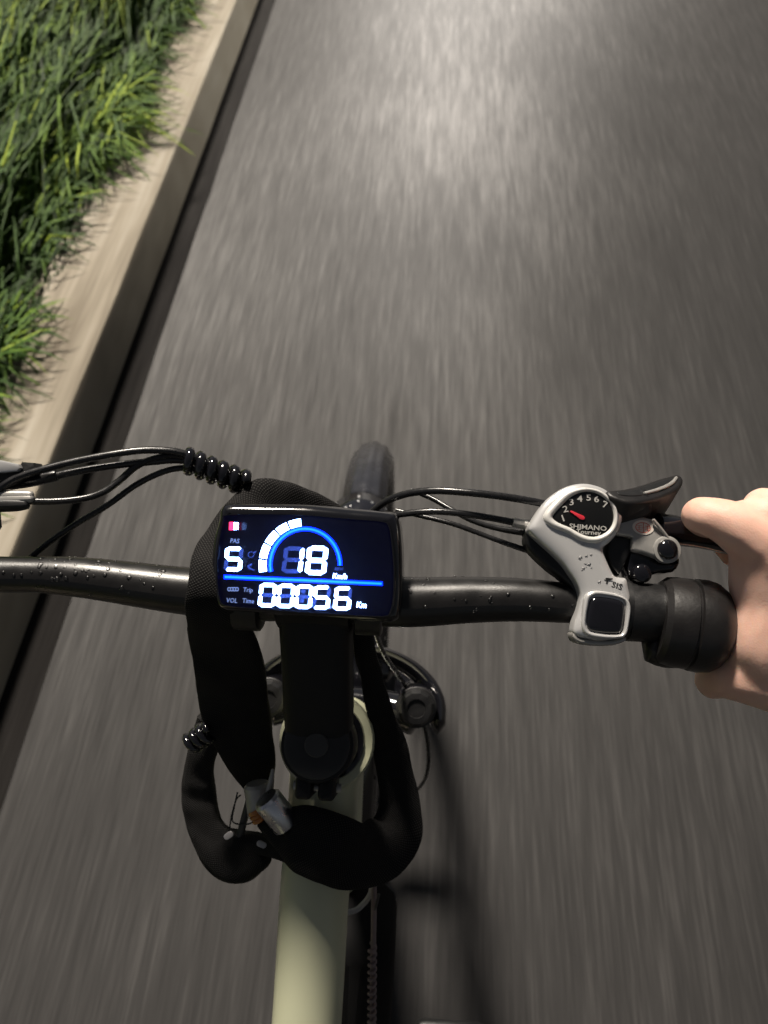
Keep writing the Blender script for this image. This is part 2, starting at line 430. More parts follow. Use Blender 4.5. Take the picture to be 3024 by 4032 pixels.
for k in range(95):
    x = random.choice((random.uniform(-.255, -.15), random.uniform(-.23, -.17), random.uniform(.0, .10)))
    i = max(0, min(len(BS)-2, [j for j in range(len(BS)-1) if BS[j].x <= x][-1])); t = (x-BS[i].x)/(BS[i+1].x-BS[i].x)
    p = BS[i].lerp(BS[i+1], t); a = math.radians(random.gauss(5, 32))
    nrm = Vector((0, math.sin(a), math.cos(a))); dc.append((p+nrm*bar_r(x), nrm))
drops('rain_drop', dc, handlebar)

# steering axis and stem
CAPC = V(1215, 2930, .500)                              # centre of the stem's rear end, top
CAPC.x = BX+.006
SA = Vector((0, .36, -.933)).normalized()               # down the steering axis
BC = bar_at(BX)[0].copy()
SU = X1; SN = -SA; SW = SN.cross(SU)
lathe_obj('stem_clamp', [(-.002, .019), (0, .0235), (.004, .0245), (.018, .0245), (.036, .0245), (.040, .022)], CAPC, SA, 'stem_black', bike)
STEMC = CAPC+SA*.018
ax = (BC-STEMC); Ls = ax.length; A1 = ax.normalized(); N1 = X1.cross(A1).normalized()
if N1.z < 0: N1 = -N1
secs = []
for t, hw, hh in ((-.008, .019, .014), (.0, .0215, .017), (.25, .0225, .017), (.6, .0225, .017), (.9, .0230, .018), (1.0, .0225, .018)):
    ring = []
    for k in range(24):
        a = 2*PI*k/24; ca, sa = math.cos(a), math.sin(a)
        e = .45; ring.append(STEMC+A1*(Ls*t)+X1*(hw*math.copysign(abs(ca)**e, ca))+N1*(hh*math.copysign(abs(sa)**e, sa)))
    secs.append(ring)
v = [p for r in secs for p in r]; f = []
for i in range(len(secs)-1):
    for k in range(24): f.append((i*24+k, i*24+(k+1) % 24, (i+1)*24+(k+1) % 24, (i+1)*24+k))
f += [tuple(range(24))[::-1], tuple(range((len(secs)-1)*24, len(secs)*24))]
stem = mk('stem', v, f, 'stem_black', bike, 40)
lathe_obj('bar_clamp', [(-.0235, .018), (-.022, .0205), (.022, .0205), (.0235, .018)], BC, X1, 'stem_black', bike)
cap = lathe_obj('top_cap', [(.004, .0225), (-.003, .0215), (-.0045, .019), (-.005, .004)], CAPC, SA, 'plastic_black', stem)
lathe_obj('cap_bolt', [(.002, .0078), (-.006, .0078), (-.0066, .0070)], CAPC, SA, 'grey_plastic', stem)
for s in (-1, 1):                                        # the split clamp's two lips at the back
    box_obj('clamp_lip', CAPC+SA*.022+SW*-.0270+X1*(s*.0075), (.011, .016, .034), (X1, SW, SN), 'stem_black', stem, .003)
lathe_obj('clamp_bolt', [(-.016, .003), (.016, .003)], CAPC+SA*.022+SW*-.028, X1, 'alloy', stem, 12)

# spacers, head tube, frame
HT0 = CAPC+SA*.062
lathe_obj('headset_spacer', [(.0, .0205), (.026, .0205)], CAPC+SA*.038, SA, 'gloss_black', bike)
ht = lathe_obj('head_tube', [(-.001, .0295), (-.001, .0335), (.003, .0350), (.010, .0345), (.016, .031), (.05, .0300), (.10, .030), (.125, .034), (.14, .034)], HT0, SA, 'frame_green', bike, 40)
lathe_obj('headset_ring', [(-.004, .0200), (-.004, .0275), (.0, .0285), (.0, .020)], HT0, SA, 'gloss_black', bike, 40)
lathe_obj('red_glint', [(-.001, .0012), (.001, .0012)], V(1387, 2868, .528), -fw, 'glint_red', bike, 8)  # added glowing dot, stands in for a red glint by the headset
def Tt(x, y, z): return Vector((x, y, z))
TTP = [(BX+.004, .200, .872, .0275), (BX+.004, .150, .845, .0262), (BX+.002, .10, .817, .0258), (BX+.002, .016, .767, .0256), (BX, -.15, .668, .0252), (BX, -.36, .555, .025)]
top_tube = tube('top_tube', TTP, 'frame_green', bike, 8, 32)
tag(top_tube, 'pale green sloping frame tube')
down_tube = tube('down_tube', [(BX, .235, .775, .028), (BX, .16, .68, .028), (BX, -.05, .43, .028), (BX, -.17, .30, .028)], 'frame_green', bike, 5, 20)
tube('gusset', [(BX+.004, .205, .86, .024), (BX+.004, .205, .79, .024), (BX, .20, .73, .022)], 'frame_green', bike, 5, 16)
tube('seat_tube', [(BX, -.17, .28, .018), (BX, -.30, .60, .017), (BX, -.335, .70, .016), (BX, -.36, .80, .0135)], 'frame_green', bike, 5, 16)
for s in (-1, 1):
    tube('chain_stay', [(BX+s*.03, -.18, .29, .011), (BX+s*.06, -.35, .315, .010), (BX+s*.068, -.62, .335, .009)], 'frame_green', bike, 5, 10)
    tube('seat_stay', [(BX+s*.015, -.31, .62, .009), (BX+s*.055, -.45, .50, .009), (BX+s*.068, -.62, .34, .008)], 'frame_green', bike, 5, 10)
sp = [(-.47, .075), (-.42, .085), (-.34, .06), (-.26, .022), (-.20, .012)]
v, f, uv = sweep([Vector((BX, y, .83)) for y, _ in sp], [q for _, q in sp], 16, [.022, .026, .024, .02, .012], [Z1]*5)
mk('saddle', v, f, 'rubber', bike, 70, uv)
# battery box on the down tube, its wide black top beside the tube seen from above
bn = Vector((0, -.77, .64)).normalized(); bu = Vector((0, .64, .77)).normalized()
bc = Vector((BX+.031, .020, .570))
bat = box_obj('battery_case', bc, (.068, .27, .075), (X1, bu, X1.cross(bu)), 'matte_black', bike, .028)
lathe_obj('power_plug', [(0, .007), (.003, .0125), (.022, .0125), (.026, .007)], V(1512, 3545, .80)-Vector((0, 0, .0)), Z1, 'plastic_black', bat, 16)
# crank, chainring, pedals
BB = Vector((BX, -.175, .285))
lathe_obj('bottom_bracket', [(-.045, .02), (.045, .02)], BB, X1, 'gloss_black', bike, 20)
lathe_obj('chainring', [(.052, .075), (.053, .082), (.056, .082), (.057, .075)], BB, X1, 'gloss_black', bike, 40)
for s, dr in ((1, Vector((0, .985, .17))), (-1, Vector((0, -.985, -.17)))):
    p0 = BB+X1*(s*.066); p1 = p0+dr*.17+X1*(s*.012)
    tube('crank_arm', [(*p0, .012), (*p0.lerp(p1, .5), .010), (*p1, .011)], 'gloss_black', bike, 4, 10)
    pc = p1+X1*(s*.062)
    pd = box_obj('pedal', pc, (.095, .095, .022), (X1, Y1, Z1), 'plastic_black', bike, .016)
    lathe_obj('pedal_axle', [(0, .006), (.06, .006)], p1, X1*s, 'alloy', pd, 10)

# fork
AXLE = Vector((BX-.004, .490, .340))
FC = V(1352, 2765, .690)                                # middle of the fork crown, level with its caps
FC.x = BX+.008
crown_y, crown_z = FC.y, FC.z
lathe_obj('steerer', [(0, .015), (.26, .016)], CAPC+SA*.02, SA, 'gloss_black', bike, 20)
v, f = [], []
cr = []
for t in np.linspace(-1, 1, 17):
    cr.append((BX+.006+t*.066, crown_y-.004+.012*(t*t-1)*-1, crown_z-.018+.006*t*t, .0175-.003*(1-t*t)))
tube('fork_crown', cr, 'gloss_black', bike, 2, 18)
for s in (-1, 1):
    top = Vector((BX+.006+s*.066, crown_y, crown_z)); low = AXLE+X1*(s*.066+.006)
    d = (low-top).normalized()
    st = lathe_obj('fork_leg', [(-.004, .0175), (.0, .0185), (.03, .0185), (.034, .015), (.16, .015), (.162, .021), (.20, .021), ((low-top).length, .017)], top, d, 'gloss_black', bike, 24)
    kn = lathe_obj('adjuster_knob', [(-.002, .0165), (-.010, .0160), (-.014, .0135), (-.0145, .0085), (-.0125, .0080), (-.0125, .001)], top, d, 'plastic_black', st, 12, 20)
    lathe_obj('knob_ring', [(-.003, .0178), (-.005, .0180), (-.0055, .0172)], top, d, 'plastic_black', st, 28)
# arched brace ahead of the crown, head lamp under the display
arc = []
for k in range(13):
    a = math.radians(-8+196*k/12)
    arc.append((BX+.006+.088*math.cos(a), crown_y+.004+.060*math.sin(a), crown_z-.030+.004*math.sin(a), .0095+.004*abs(math.cos(a))))
S = spline(arc, 4)
v, f, uv = sweep(S, [s[3]*.55 for s in S], 12, [s[3]*1.3 for s in S], [Z1]*len(S))
arch = mk('fork_brace', v, f, 'gloss_black', bike, 50, uv)
HL = Vector((BX, BC.y+.062, BC.z-.055)); HA = Vector((0, .93, -.20)).normalized()
hl = lathe_obj('headlight', [(-.030, .010), (-.026, .022), (-.005, .031), (.012, .034), (.018, .034), (.018, .030), (.013, .029)], HL, HA, 'gloss_black', bike, 28)
lathe_obj('lens', [(.0125, .0285), (.0145, .022), (.0155, .006)], HL, HA, 'lamp_lens', hl, 28)
for s in (-1, 1):
    tube('lamp_mount', [(*(HL+X1*s*.012), .004), (*(HL-HA*.03+X1*s*.013+Z1*.02), .004), (*(BC+X1*s*.014), .004)], 'plastic_black', hl, 4, 8)
ld = bpy.data.lights.new('road_sheen_beam', 'SPOT'); lo = bpy.data.objects.new('road_sheen_beam', ld); COL.objects.link(lo)
ld.energy = 6400; ld.spot_size = math.radians(120); ld.spot_blend = 1.0; ld.shadow_soft_size = .03; ld.color = (1.0, .96, .88)
ld.use_nodes = True; lt = ld.node_tree                  # beam pattern, imitates a far lamp's sheen on the wet road: hot spot far ahead, fading towards the wheel and to the sides
def lm(op, a, b=None, c=None):
    q = lt.nodes.new('ShaderNodeMath'); q.operation = op
    for i, z in enumerate((a, b, c)):
        if z is None: continue
        if isinstance(z, (int, float)): q.inputs[i].default_value = z
        else: lt.links.new(z, q.inputs[i])
    return q.outputs[0]
tcl = lt.nodes.new('ShaderNodeTexCoord'); sx = lt.nodes.new('ShaderNodeSeparateXYZ'); lt.links.new(tcl.outputs['Normal'], sx.inputs[0])
tdown = lm('MAXIMUM', lm('DIVIDE', sx.outputs['Y'], sx.outputs['Z']), .19)
uside = lm('DIVIDE', sx.outputs['X'], sx.outputs['Z'])     # + is left
tq = lm('SUBTRACT', tdown, .28)
wl = lm('MULTIPLY_ADD', tq, .48, .145); wr = lm('MULTIPLY_ADD', tq, .14, .175); isl = lm('GREATER_THAN', uside, 0.0)
wid = lm('MAXIMUM', lm('ADD', lm('MULTIPLY', wl, isl), lm('MULTIPLY', wr, lm('SUBTRACT', 1.0, isl))), .1)
fall = lm('EXPONENT', lm('MULTIPLY', lm('POWER', lm('ABSOLUTE', lm('DIVIDE', uside, wid)), 2.0), -1.0))
strg = lm('MULTIPLY', lm('POWER', lm('MULTIPLY', tdown, 1/.28), -3.9), fall)
em = lt.nodes['Emission'] if 'Emission' in lt.nodes else lt.nodes.new('ShaderNodeEmission')
lt.links.new(strg, em.inputs['Strength'])
lo.parent = hl; lo.matrix_parent_inverse = world_of(hl).inverted(); lo.location = HL+HA*.03
lo.rotation_euler = Vector((.035, 1.0, 0)).to_track_quat('-Z', 'Y').to_euler()

# wheels
def wheel(c, name, lab):
    tR = .3425; rt_ = .0285
    prof = []
    for k in range(40):                                 # tyre section with circumferential ribs
        a = 2*PI*k/40; r = rt_
        if math.cos(a) > .15: r += .0009*(1 if (k % 4) < 2 else -1)
        prof.append((math.sin(a)*r, tR-rt_+math.cos(a)*r))
    v, f = [], []; n = 96
    for j in range(n):
        b = 2*PI*j/n
        for x, r in prof: v.append((c.x+x, c.y+r*math.cos(b), c.z+r*math.sin(b)))
    for j in range(n):
        for k in range(40): f.append((j*40+k, j*40+(k+1) % 40, ((j+1) % n)*40+(k+1) % 40, ((j+1) % n)*40+k))
    tyre = mk('tyre', v, f, 'tyre_rubber', None, 60)
    wh = tyre
    wh.name = name; wh.parent = bike; wh.matrix_parent_inverse = world_of(bike).inverted()
    tag(wh, lab)
    R0 = tR-rt_*1.75
    v, f = [], []; ring = ((-.015, R0+.012), (-.013, R0-.008), (0, R0-.014), (.013, R0-.008), (.015, R0+.012))
    for j in range(72):
        b = 2*PI*j/72
        for x, r in ring: v.append((c.x+x, c.y+r*math.cos(b), c.z+r*math.sin(b)))
    for j in range(72):
        for k in range(5): f.append((j*5+k, j*5+(k+1) % 5, ((j+1) % 72)*5+(k+1) % 5, ((j+1) % 72)*5+k))
    mk('rim', v, f, 'gloss_black', wh, 40)
    lathe_obj('hub', [(-.072, .006), (-.05, .008), (-.04, .024), (-.02, .026), (.02, .026), (.04, .024), (.05, .008), (.072, .006)], c, X1, 'gloss_black', wh, 28)
    for j in range(24):
        b = 2*PI*j/24; s = 1 if j % 2 else -1; b2 = b+.18*(1 if j % 4 < 2 else -1)
        v, f, uv = sweep([Vector((c.x+s*.028, c.y+.052*math.cos(b), c.z+.052*math.sin(b))), Vector((c.x, c.y+(R0-.008)*math.cos(b2), c.z+(R0-.008)*math.sin(b2)))], [.0011, .0011], 6)
        mk('spoke', v, f, 'alloy', wh, 60)
wheel(AXLE, 'front_wheel', 'black ribbed front wheel below the handlebar')
wheel(Vector((BX, -.62, .340)), 'rear_wheel', 'black ribbed rear wheel')
# mudguard
v, f = [], []; nS, nW = 40, 12; tips = []
for j in range(nS+1):
    b = math.radians(78+(200-78)*j/nS)
    hw = .039*min(1, .80+.2*min(1, j/4)); R = .3425+.010
    for k in range(nW+1):
        t = -1+2*k/nW; r = R-.016*t*t
        v.append((AXLE.x+t*hw, AXLE.y+r*math.cos(b), AXLE.z+r*math.sin(b)))
for j in range(nS):
    for k in range(nW): f.append((j*(nW+1)+k, j*(nW+1)+k+1, (j+1)*(nW+1)+k+1, (j+1)*(nW+1)+k))
mg = mk('mudguard', v, f, 'gloss_black', bike, 60)
so = mg.modifiers.new('solid', 'SOLIDIFY'); so.thickness = .002
dc = []
for k in range(46):
    b = math.radians(random.uniform(79, 100)); t = random.uniform(-.85, .85); r = .3425+.010-.016*t*t
    dc.append((Vector((AXLE.x+t*.039, AXLE.y+r*math.cos(b), AXLE.z+r*math.sin(b))), Vector((t*.7, math.cos(b), math.sin(b))).normalized()))
drops('rain_drop', dc, mg, .001, .0026)

# ------------------------------------------------------------------ display
TILT = math.radians(33)
DN = Vector((0, -math.sin(TILT), math.cos(TILT))); DU = X1; DW = DN.cross(DU)
DO = V(1208, 2196, .4555)
def zd(x, y): return (780+x*.50633, 1920+y*.50633)
hp = [(150, 250), (165, 165), (230, 122), (500, 125), (830, 130), (1150, 160), (1480, 190), (1545, 225), (1572, 320), (1588, 560), (1585, 820), (1572, 985), (1535, 1040), (1440, 1052), (1100, 1030), (800, 1012), (500, 985), (230, 965), (150, 930), (108, 850), (88, 640), (105, 420)]
display = px_slab('display', [zd(*p) for p in hp], DO, DN, DU, .022, .0065, 'gloss_black', bike, 4, 5, .001, 45)
tag(display, 'glowing blue and white speed display')
box_obj('display_body', DO-DN*.028+DU*.002-DW*.012, (.098, .052, .022), (DU, DW, DN), 'plastic_black', display, .006)
for s in (-.040, .040):
    lathe_obj('bar_bracket', [(-.0085, .0205), (-.0075, .022), (.0075, .022), (.0085, .0205)], bar_at(DO.x+s)[0]+X1*0, X1, 'plastic_black', display, 28)
    box_obj('bracket_arm', (bar_at(DO.x+s)[0]+(DO+DU*s-DW*.012-DN*.03))*.5, (.014, .022, .03), (DU, DW, DN), 'plastic_black', display, .003)
sp_ = [(195, 262), (215, 215), (420, 205), (830, 212), (1150, 240), (1430, 262), (1490, 300), (1512, 420), (1530, 640), (1525, 850), (1500, 965), (1440, 1000), (1100, 985), (800, 968), (450, 940), (220, 915), (170, 860), (150, 700), (155, 480)]
px_slab('screen', [zd(*p) for p in sp_], DO, DN, DU, .0016, .0006, 'screen_glass', display, 4, 2, 0, 45, .0007)
SL = .0010                                               # the lit marks lie just proud of the screen face
SO = DO+DN*.0007
def mark(name, poly, m, n=1, lift=.0):
    pts = [on_plane(*zd(*p), SO, DN)-SO for p in poly]
    p2 = [(a.dot(DU), a.dot(DW)) for a in pts]
    if n > 1: p2 = [tuple(s) for s in spline(p2, n, True)]
    v, f = slab(p2, SO+DN*(.00022+lift), DU, DW, DN, .0003, .00006, 1)
    return mk(name, v, f, m, display, 0)
def digit(TL, TR, BR, BL, lit, th, show='abcdefg'):
    TL, TR, BR, BL = [np.array(p, float) for p in (TL, TR, BR, BL)]
    def q(u, w_): return TL*(1-u)*(1-w_)+TR*u*(1-w_)+BR*u*w_+BL*(1-u)*w_
    W_ = np.hypot(*(TR-TL)); H_ = np.hypot(*(BL-TL)); tx = th/W_; ty = th/H_; g = .22*tx
    def hbar(w0, k):     # horizontal stroke centred at w0
        a = ty/2
        return [q(tx*.35+g, w0), q(tx*.75+g, w0-a), q(1-tx*.75-g, w0-a), q(1-tx*.35-g, w0), q(1-tx*.75-g, w0+a), q(tx*.75+g, w0+a)]
    def vbar(u0, w0, w1):
        a = tx/2; e = ty*.38; return [q(u0, w0), q(u0+a, w0+e), q(u0+a, w1-e), q(u0, w1), q(u0-a, w1-e), q(u0-a, w0+e)]
    gy = ty*.3
    seg = dict(a=hbar(ty/2, 0), g=hbar(.5, 0), d=hbar(1-ty/2, 0), f=vbar(tx/2, gy, .5-gy*.3), b=vbar(1-tx/2, gy, .5-gy*.3), e=vbar(tx/2, .5+gy*.3, 1-gy), c=vbar(1-tx/2, .5+gy*.3, 1-gy))
    for k in show: mark('digit_segment', [tuple(p) for p in seg[k]], 'led_white' if k in lit else 'led_faint')
digit((213, 458), (355, 462), (338, 652), (198, 650), 'afgcd', 31)
digit((672, 455), (832, 460), (806, 668), (646, 664), 'bc', 33)
digit((852, 452), (1016, 455), (992, 682), (828, 676), 'abcdefg', 36)
for i, (x, l) in enumerate(((482, 'abcdef'), (624, 'abcdef'), (764, 'abcdef'), (902, 'afgcd'), (1066, 'afgedc'))):
    y = 741+(x-482)*.045
    digit((x, y), (x+134, y+3), (x+118, y+190), (x-20, y+186), l, 29)
for x, y, m_ in ((820, 808, 'led_faint'), (808, 880, 'led_faint'), (1022, 928, 'led_text')):
    mark('separator_dot', [(x+17*math.cos(a), y+17*math.sin(a)) for a in np.linspace(0, 2*PI, 12, endpoint=False)], m_)
cx0, cy0 = 832, 600
for a0, a1 in ((-9.5, 6.2), (8.8, 27.4), (30, 48), (50.6, 66), (68.6, 84.5)):
    A = np.radians(np.linspace(a0, a1, 7)); ro, ri = 360, 301
    P = [(cx0-ro*math.cos(a), cy0-ro*math.sin(a)) for a in A]+[(cx0-ri*math.cos(a), cy0-ri*math.sin(a)) for a in A[::-1]]
    mark('gauge_segment', P, 'led_white')
A = np.radians(np.linspace(-11, 181, 60))
for ro, ri, nm, m, l in ((297, 262, 'gauge_arc', 'led_blue', 0), (287, 273, 'gauge_arc_core', 'led_cyan', .0001)):
    mark(nm, [(cx0-ro*math.cos(a)*.97, cy0-ro*math.sin(a)) for a in A]+[(cx0-ri*math.cos(a)*.97, cy0-ri*math.sin(a)) for a in A[::-1]], m, 1, l)
for h, nm, m, l, e in ((16, 'divider_line', 'led_blue', 0, 0), (7, 'divider_line_core', 'led_cyan', .0001, 8)):
    mark(nm, [(200+e, 694-h), (1435-e, 747-h), (1435-e, 747+h), (200+e, 694+h)], m, 1, l)
mark('battery_mark', [(242, 268), (276, 266), (274, 331), (240, 330)], 'led_red', 1)
mark('battery_mark', [(279, 270), (315, 272), (312, 327), (277, 329)], 'led_white', 1)
for s, x, y, h, m in (('PAS', 285, 416, 40, 'led_text'), ('VOL', 262, 879, 40, 'led_text'), ('Trip', 388, 797, 40, 'led_text'), ('Time', 390, 882, 40, 'led_text'), ('Km/h', 1102, 691, 46, 'led_white'), ('Km', 1270, 914, 50, 'led_white'), ('MPH', 1095, 634, 30, 'led_faint')):
    lettering('lettering', s, *zd(x, y), h*.50633*.4555/F*1.25, SO, DN, DU, m, display, math.radians(0), .0003, .9, ital=.1)
def ringmark(name, x, y, rx, ry, w_, m):
    A = np.linspace(0, 2*PI*.985, 20)
    mark(name, [(x+rx*math.cos(a), y+ry*math.sin(a)) for a in A]+[(x+(rx-w_)*math.cos(a), y+(ry-w_)*math.sin(a)) for a in A[::-1]], m)
for k in range(4): ringmark('odometer_mark', 242+k*20, 790, 15, 17, 7, 'led_text')
ringmark('cruise_mark', 412, 520, 26, 24, 6, 'led_faint'); mark('cruise_mark', [(432, 500), (455, 492), (450, 505), (434, 512)], 'led_faint')
mark('lamp_mark', [(385, 605), (415, 588), (420, 600), (400, 618), (440, 640), (430, 646), (390, 630)], 'led_faint')

def cover_glass():
    m, t, b = new_mat('cover_glass'); t.nodes.remove(b); out = t.nodes['Material Output']
    tr = t.nodes.new('ShaderNodeBsdfTransparent'); rf = t.nodes.new('ShaderNodeBsdfRefraction'); gl = t.nodes.new('ShaderNodeBsdfGlossy')
    rf.inputs['IOR'].default_value = 1.02; rf.inputs['Roughness'].default_value = .7; gl.inputs['Roughness'].default_value = .12
    m1 = t.nodes.new('ShaderNodeMixShader'); m2 = t.nodes.new('ShaderNodeMixShader'); fr = t.nodes.new('ShaderNodeFresnel'); fr.inputs['IOR'].default_value = 1.45
    n = t.nodes.new('ShaderNodeTexNoise'); n.inputs['Scale'].default_value = 60; n.inputs['Detail'].default_value = 4; tc = t.nodes.new('ShaderNodeTexCoord')
    mr = t.nodes.new('ShaderNodeMapRange'); mr.inputs[1].default_value = .3; mr.inputs[2].default_value = .7; mr.inputs[3].default_value = .26; mr.inputs[4].default_value = .36
    t.links.new(tc.outputs['Object'], n.inputs['Vector']); t.links.new(n.outputs['Fac'], mr.inputs[0]); t.links.new(mr.outputs[0], m1.inputs[0])
    t.links.new(tr.outputs[0], m1.inputs[1]); t.links.new(rf.outputs[0], m1.inputs[2])
    t.links.new(fr.outputs[0], m2.inputs[0]); t.links.new(m1.outputs[0], m2.inputs[1]); t.links.new(gl.outputs[0], m2.inputs[2]); t.links.new(m2.outputs[0], out.inputs['Surface'])
cover_glass()
W_ = DN.cross(DU)
p2 = spline([((on_plane(*zd(*p), DO, DN)-DO).dot(DU), (on_plane(*zd(*p), DO, DN)-DO).dot(W_)) for p in sp_], 4, True)
mk('cover_glass', [DO+DU*p[0]+W_*p[1]+DN*.0034 for p in p2], [tuple(range(len(p2)))], 'cover_glass', display, 0)
rim_o = [DO+DU*p[0]*1.012+W_*p[1]*1.012 for p in p2]; n_ = len(p2)
mk('glass_rim', [q for q in rim_o]+[DO+DU*p[0]+W_*p[1]+DN*.00345 for p in p2]+[DO+DU*p[0]*.985+W_*p[1]*.985+DN*.00345 for p in p2],
   [(k, (k+1) % n_, n_+(k+1) % n_, n_+k) for k in range(n_)]+[(n_+k, n_+(k+1) % n_, 2*n_+(k+1) % n_, 2*n_+k) for k in range(n_)], 'gloss_black', display, 50)

# ------------------------------------------------------------------ gear shifter
def z8(x, y): return (2050+x*.42194, 1840+y*.42194)
GN = (-fw*.985+Vector((.0, .12, .10))).normalized()
GU = (X1-GN*X1.dot(GN)).normalized()
GO = V(2330, 2120, .4545)
so_ = [(80, 560), (132, 462), (220, 330), (330, 230), (460, 165), (600, 143), (725, 165), (825, 215), (905, 305), (952, 400), (962, 480), (938, 560), (905, 625), (850, 690), (785, 745), (790, 800), (830, 900), (885, 1005), (940, 1025), (1000, 1040), (1022, 1130), (1040, 1240), (1015, 1370), (995, 1500), (965, 1580), (860, 1610), (720, 1610), (580, 1590), (505, 1545), (508, 1460), (540, 1360), (565, 1250), (568, 1170), (530, 1075), (470, 985), (400, 890), (300, 790), (200, 700), (105, 610)]
def domed(name, P, O, N, U, thick, m, parent, rise=.0034, reach=.0082, step=.0013):
    """body with a rounded top, traced outline, real thickness"""
    from mathutils.geometry import delaunay_2d_cdt
    W = N.cross(U).normalized(); q = [on_plane(x, y, O, N)-O for x, y in P]
    pl = np.array([tuple(s_) for s_ in spline([(a.dot(U), a.dot(W)) for a in q], 4, True)]); n = len(pl)
    if sum(pl[i-1][0]*pl[i][1]-pl[i][0]*pl[i-1][1] for i in range(n)) < 0: pl = pl[::-1]
    A, B = pl, np.roll(pl, -1, 0)
    def dist(p):
        d = B-A; t = np.clip(((p-A)*d).sum(1)/((d*d).sum(1)+1e-15), 0, 1); return np.sqrt((((A+d*t[:, None])-p)**2).sum(1).min())
    def inside(p):
        c = (A[:, 1] > p[1]) != (B[:, 1] > p[1]); xs = A[:, 0]+(p[1]-A[:, 1])*(B[:, 0]-A[:, 0])/(B[:, 1]-A[:, 1]+1e-15); return (c & (p[0] < xs)).sum() % 2 == 1
    pts = [tuple(p) for p in pl]; lo_, hi_ = pl.min(0), pl.max(0); j = 0; y = lo_[1]
    for k in (.0004, .0011):
        pts += [tuple(p) for p in inset([p for p in pl], k) if inside(p) and dist(p) > k*.8]
    while y < hi_[1]:
        x = lo_[0]+(step/2 if j % 2 else 0)
        while x < hi_[0]:
            p = np.array((x, y))
            if inside(p) and dist(p) > .0019: pts.append((x, y))
            x += step
        y += step*.866; j += 1
    out = delaunay_2d_cdt([Vector(p) for p in pts], [], [list(range(n))], 1, 1e-7)
    vv = [np.array(v_) for v_ in out[0]]
    def hgt(p):
        d = min(dist(p), reach)/reach; return rise*(math.sqrt(max(0, 1-(1-d)**2))-1)
    v = [O+U*p[0]+W*p[1]+N*hgt(p) for p in vv]; f = [tuple(t) for t in out[2]]; b = len(v)
    for p in pl: v.append(O+U*p[0]+W*p[1]-N*rise)
    for p in pl: v.append(O+U*p[0]+W*p[1]-N*thick)
    for k in range(n): f.append((b+k, b+(k+1) % n, b+n+(k+1) % n, b+n+k))
    f.append(tuple(range(b+n, b+2*n)))
    o = mk(name, v, f, m, parent, 0)
    bm = bmesh.new(); bm.from_mesh(o.data); bmesh.ops.remove_doubles(bm, verts=bm.verts, dist=.00004); bmesh.ops.recalc_face_normals(bm, faces=bm.faces); bm.to_mesh(o.data); bm.free()
    o.data.polygons.foreach_set('use_smooth', [True]*len(o.data.polygons)); o.data.set_sharp_from_angle(angle=math.radians(70))
    return o
shifter = domed('gear_shifter', [z8(*p) for p in so_], GO, GN, GU, .0125, 'silver_paint', bike)
tag(shifter, 'silver thumb shifter with black gear dial and red needle')
ub = [(62, 575), (140, 470), (330, 250), (600, 170), (820, 230), (930, 400), (930, 540), (830, 690), (760, 760), (800, 900), (880, 1020), (960, 1060), (1000, 1300), (960, 1500), (520, 1500), (505, 1180), (400, 1050), (270, 950), (110, 800), (50, 700)]
px_slab('under_body', [z8(*p) for p in ub], GO-GN*.0105, GN, GU, .013, .003, 'plastic_black', shifter, 3, 3, 0, 45)
# raised bezel round the dial
bo = [(212, 445), (300, 330), (420, 225), (560, 190), (690, 200), (800, 255), (880, 350), (905, 450), (895, 560), (840, 640), (750, 695), (650, 708), (540, 680), (430, 615), (310, 570), (230, 520)]
bi = [(300, 452), (362, 378), (452, 290), (545, 240), (640, 230), (740, 262), (822, 335), (862, 420), (862, 505), (822, 582), (750, 632), (660, 650), (560, 622), (460, 565), (375, 530), (312, 492)]
def ring_plate(name, out, inn, O, N, U, h, m, parent, n=4):
    W = N.cross(U).normalized()
    def loc(P):
        q = [on_plane(x, y, O, N)-O for x, y in P]; return spline([(a.dot(U), a.dot(W)) for a in q], n, True)
    a, b = loc(out), loc(inn); k = len(a); v, f = [], []
    prof = [(-.03, -1.3), (0, 0), (.12, .55), (.3, .9), (.55, 1.0), (.8, .8), (1.0, .15)]
    for t, hh in prof:
        for i in range(k): p = a[i]*(1-t)+b[i]*t; v.append(O+U*p[0]+W*p[1]+N*(hh*h))
    for j in range(len(prof)-1):
        for i in range(k): f.append((j*k+i, j*k+(i+1) % k, (j+1)*k+(i+1) % k, (j+1)*k+i))
    return mk(name, v, f, m, parent, 60)
ring_plate('dial_bezel', [z8(*p) for p in bo], [z8(*p) for p in bi], GO, GN, GU, .0024, 'silver_bezel', shifter)
px_slab('gear_dial', [z8(*p) for p in bi], GO, GN, GU, .002, .0003, 'dial_black', shifter, 4, 2, -.0004, 45, .0005)
DL = GO+GN*.0005
for s, x, y, r in (('1', 395, 478, 60), ('2', 418, 393, 40), ('3', 474, 328, 28), ('4', 552, 296, 12), ('5', 634, 286, 2), ('6', 708, 300, -12), ('7', 788, 350, -32)):
    lettering('numeral', s, *z8(x, y), .0054, DL, GN, GU, 'print_white', shifter, math.radians(r*.35), .0002, 1.25)
lettering('lettering', 'SHIMANO', *z8(628, 562), .0040, DL, GN, GU, 'print_white', shifter, math.radians(-1), .0002, 1.25)
lettering('lettering', 'Tourney', *z8(632, 608), .0038, DL, GN, GU, 'print_white', shifter, math.radians(-1), .0002, 1.1)
px_slab('needle', [z8(*p) for p in ((455, 412), (468, 404), (585, 455), (598, 472), (590, 488), (566, 490), (545, 478))], DL, GN, GU, .0006, .0002, 'needle_red', shifter, 1, 2, 0, 45, .0009)
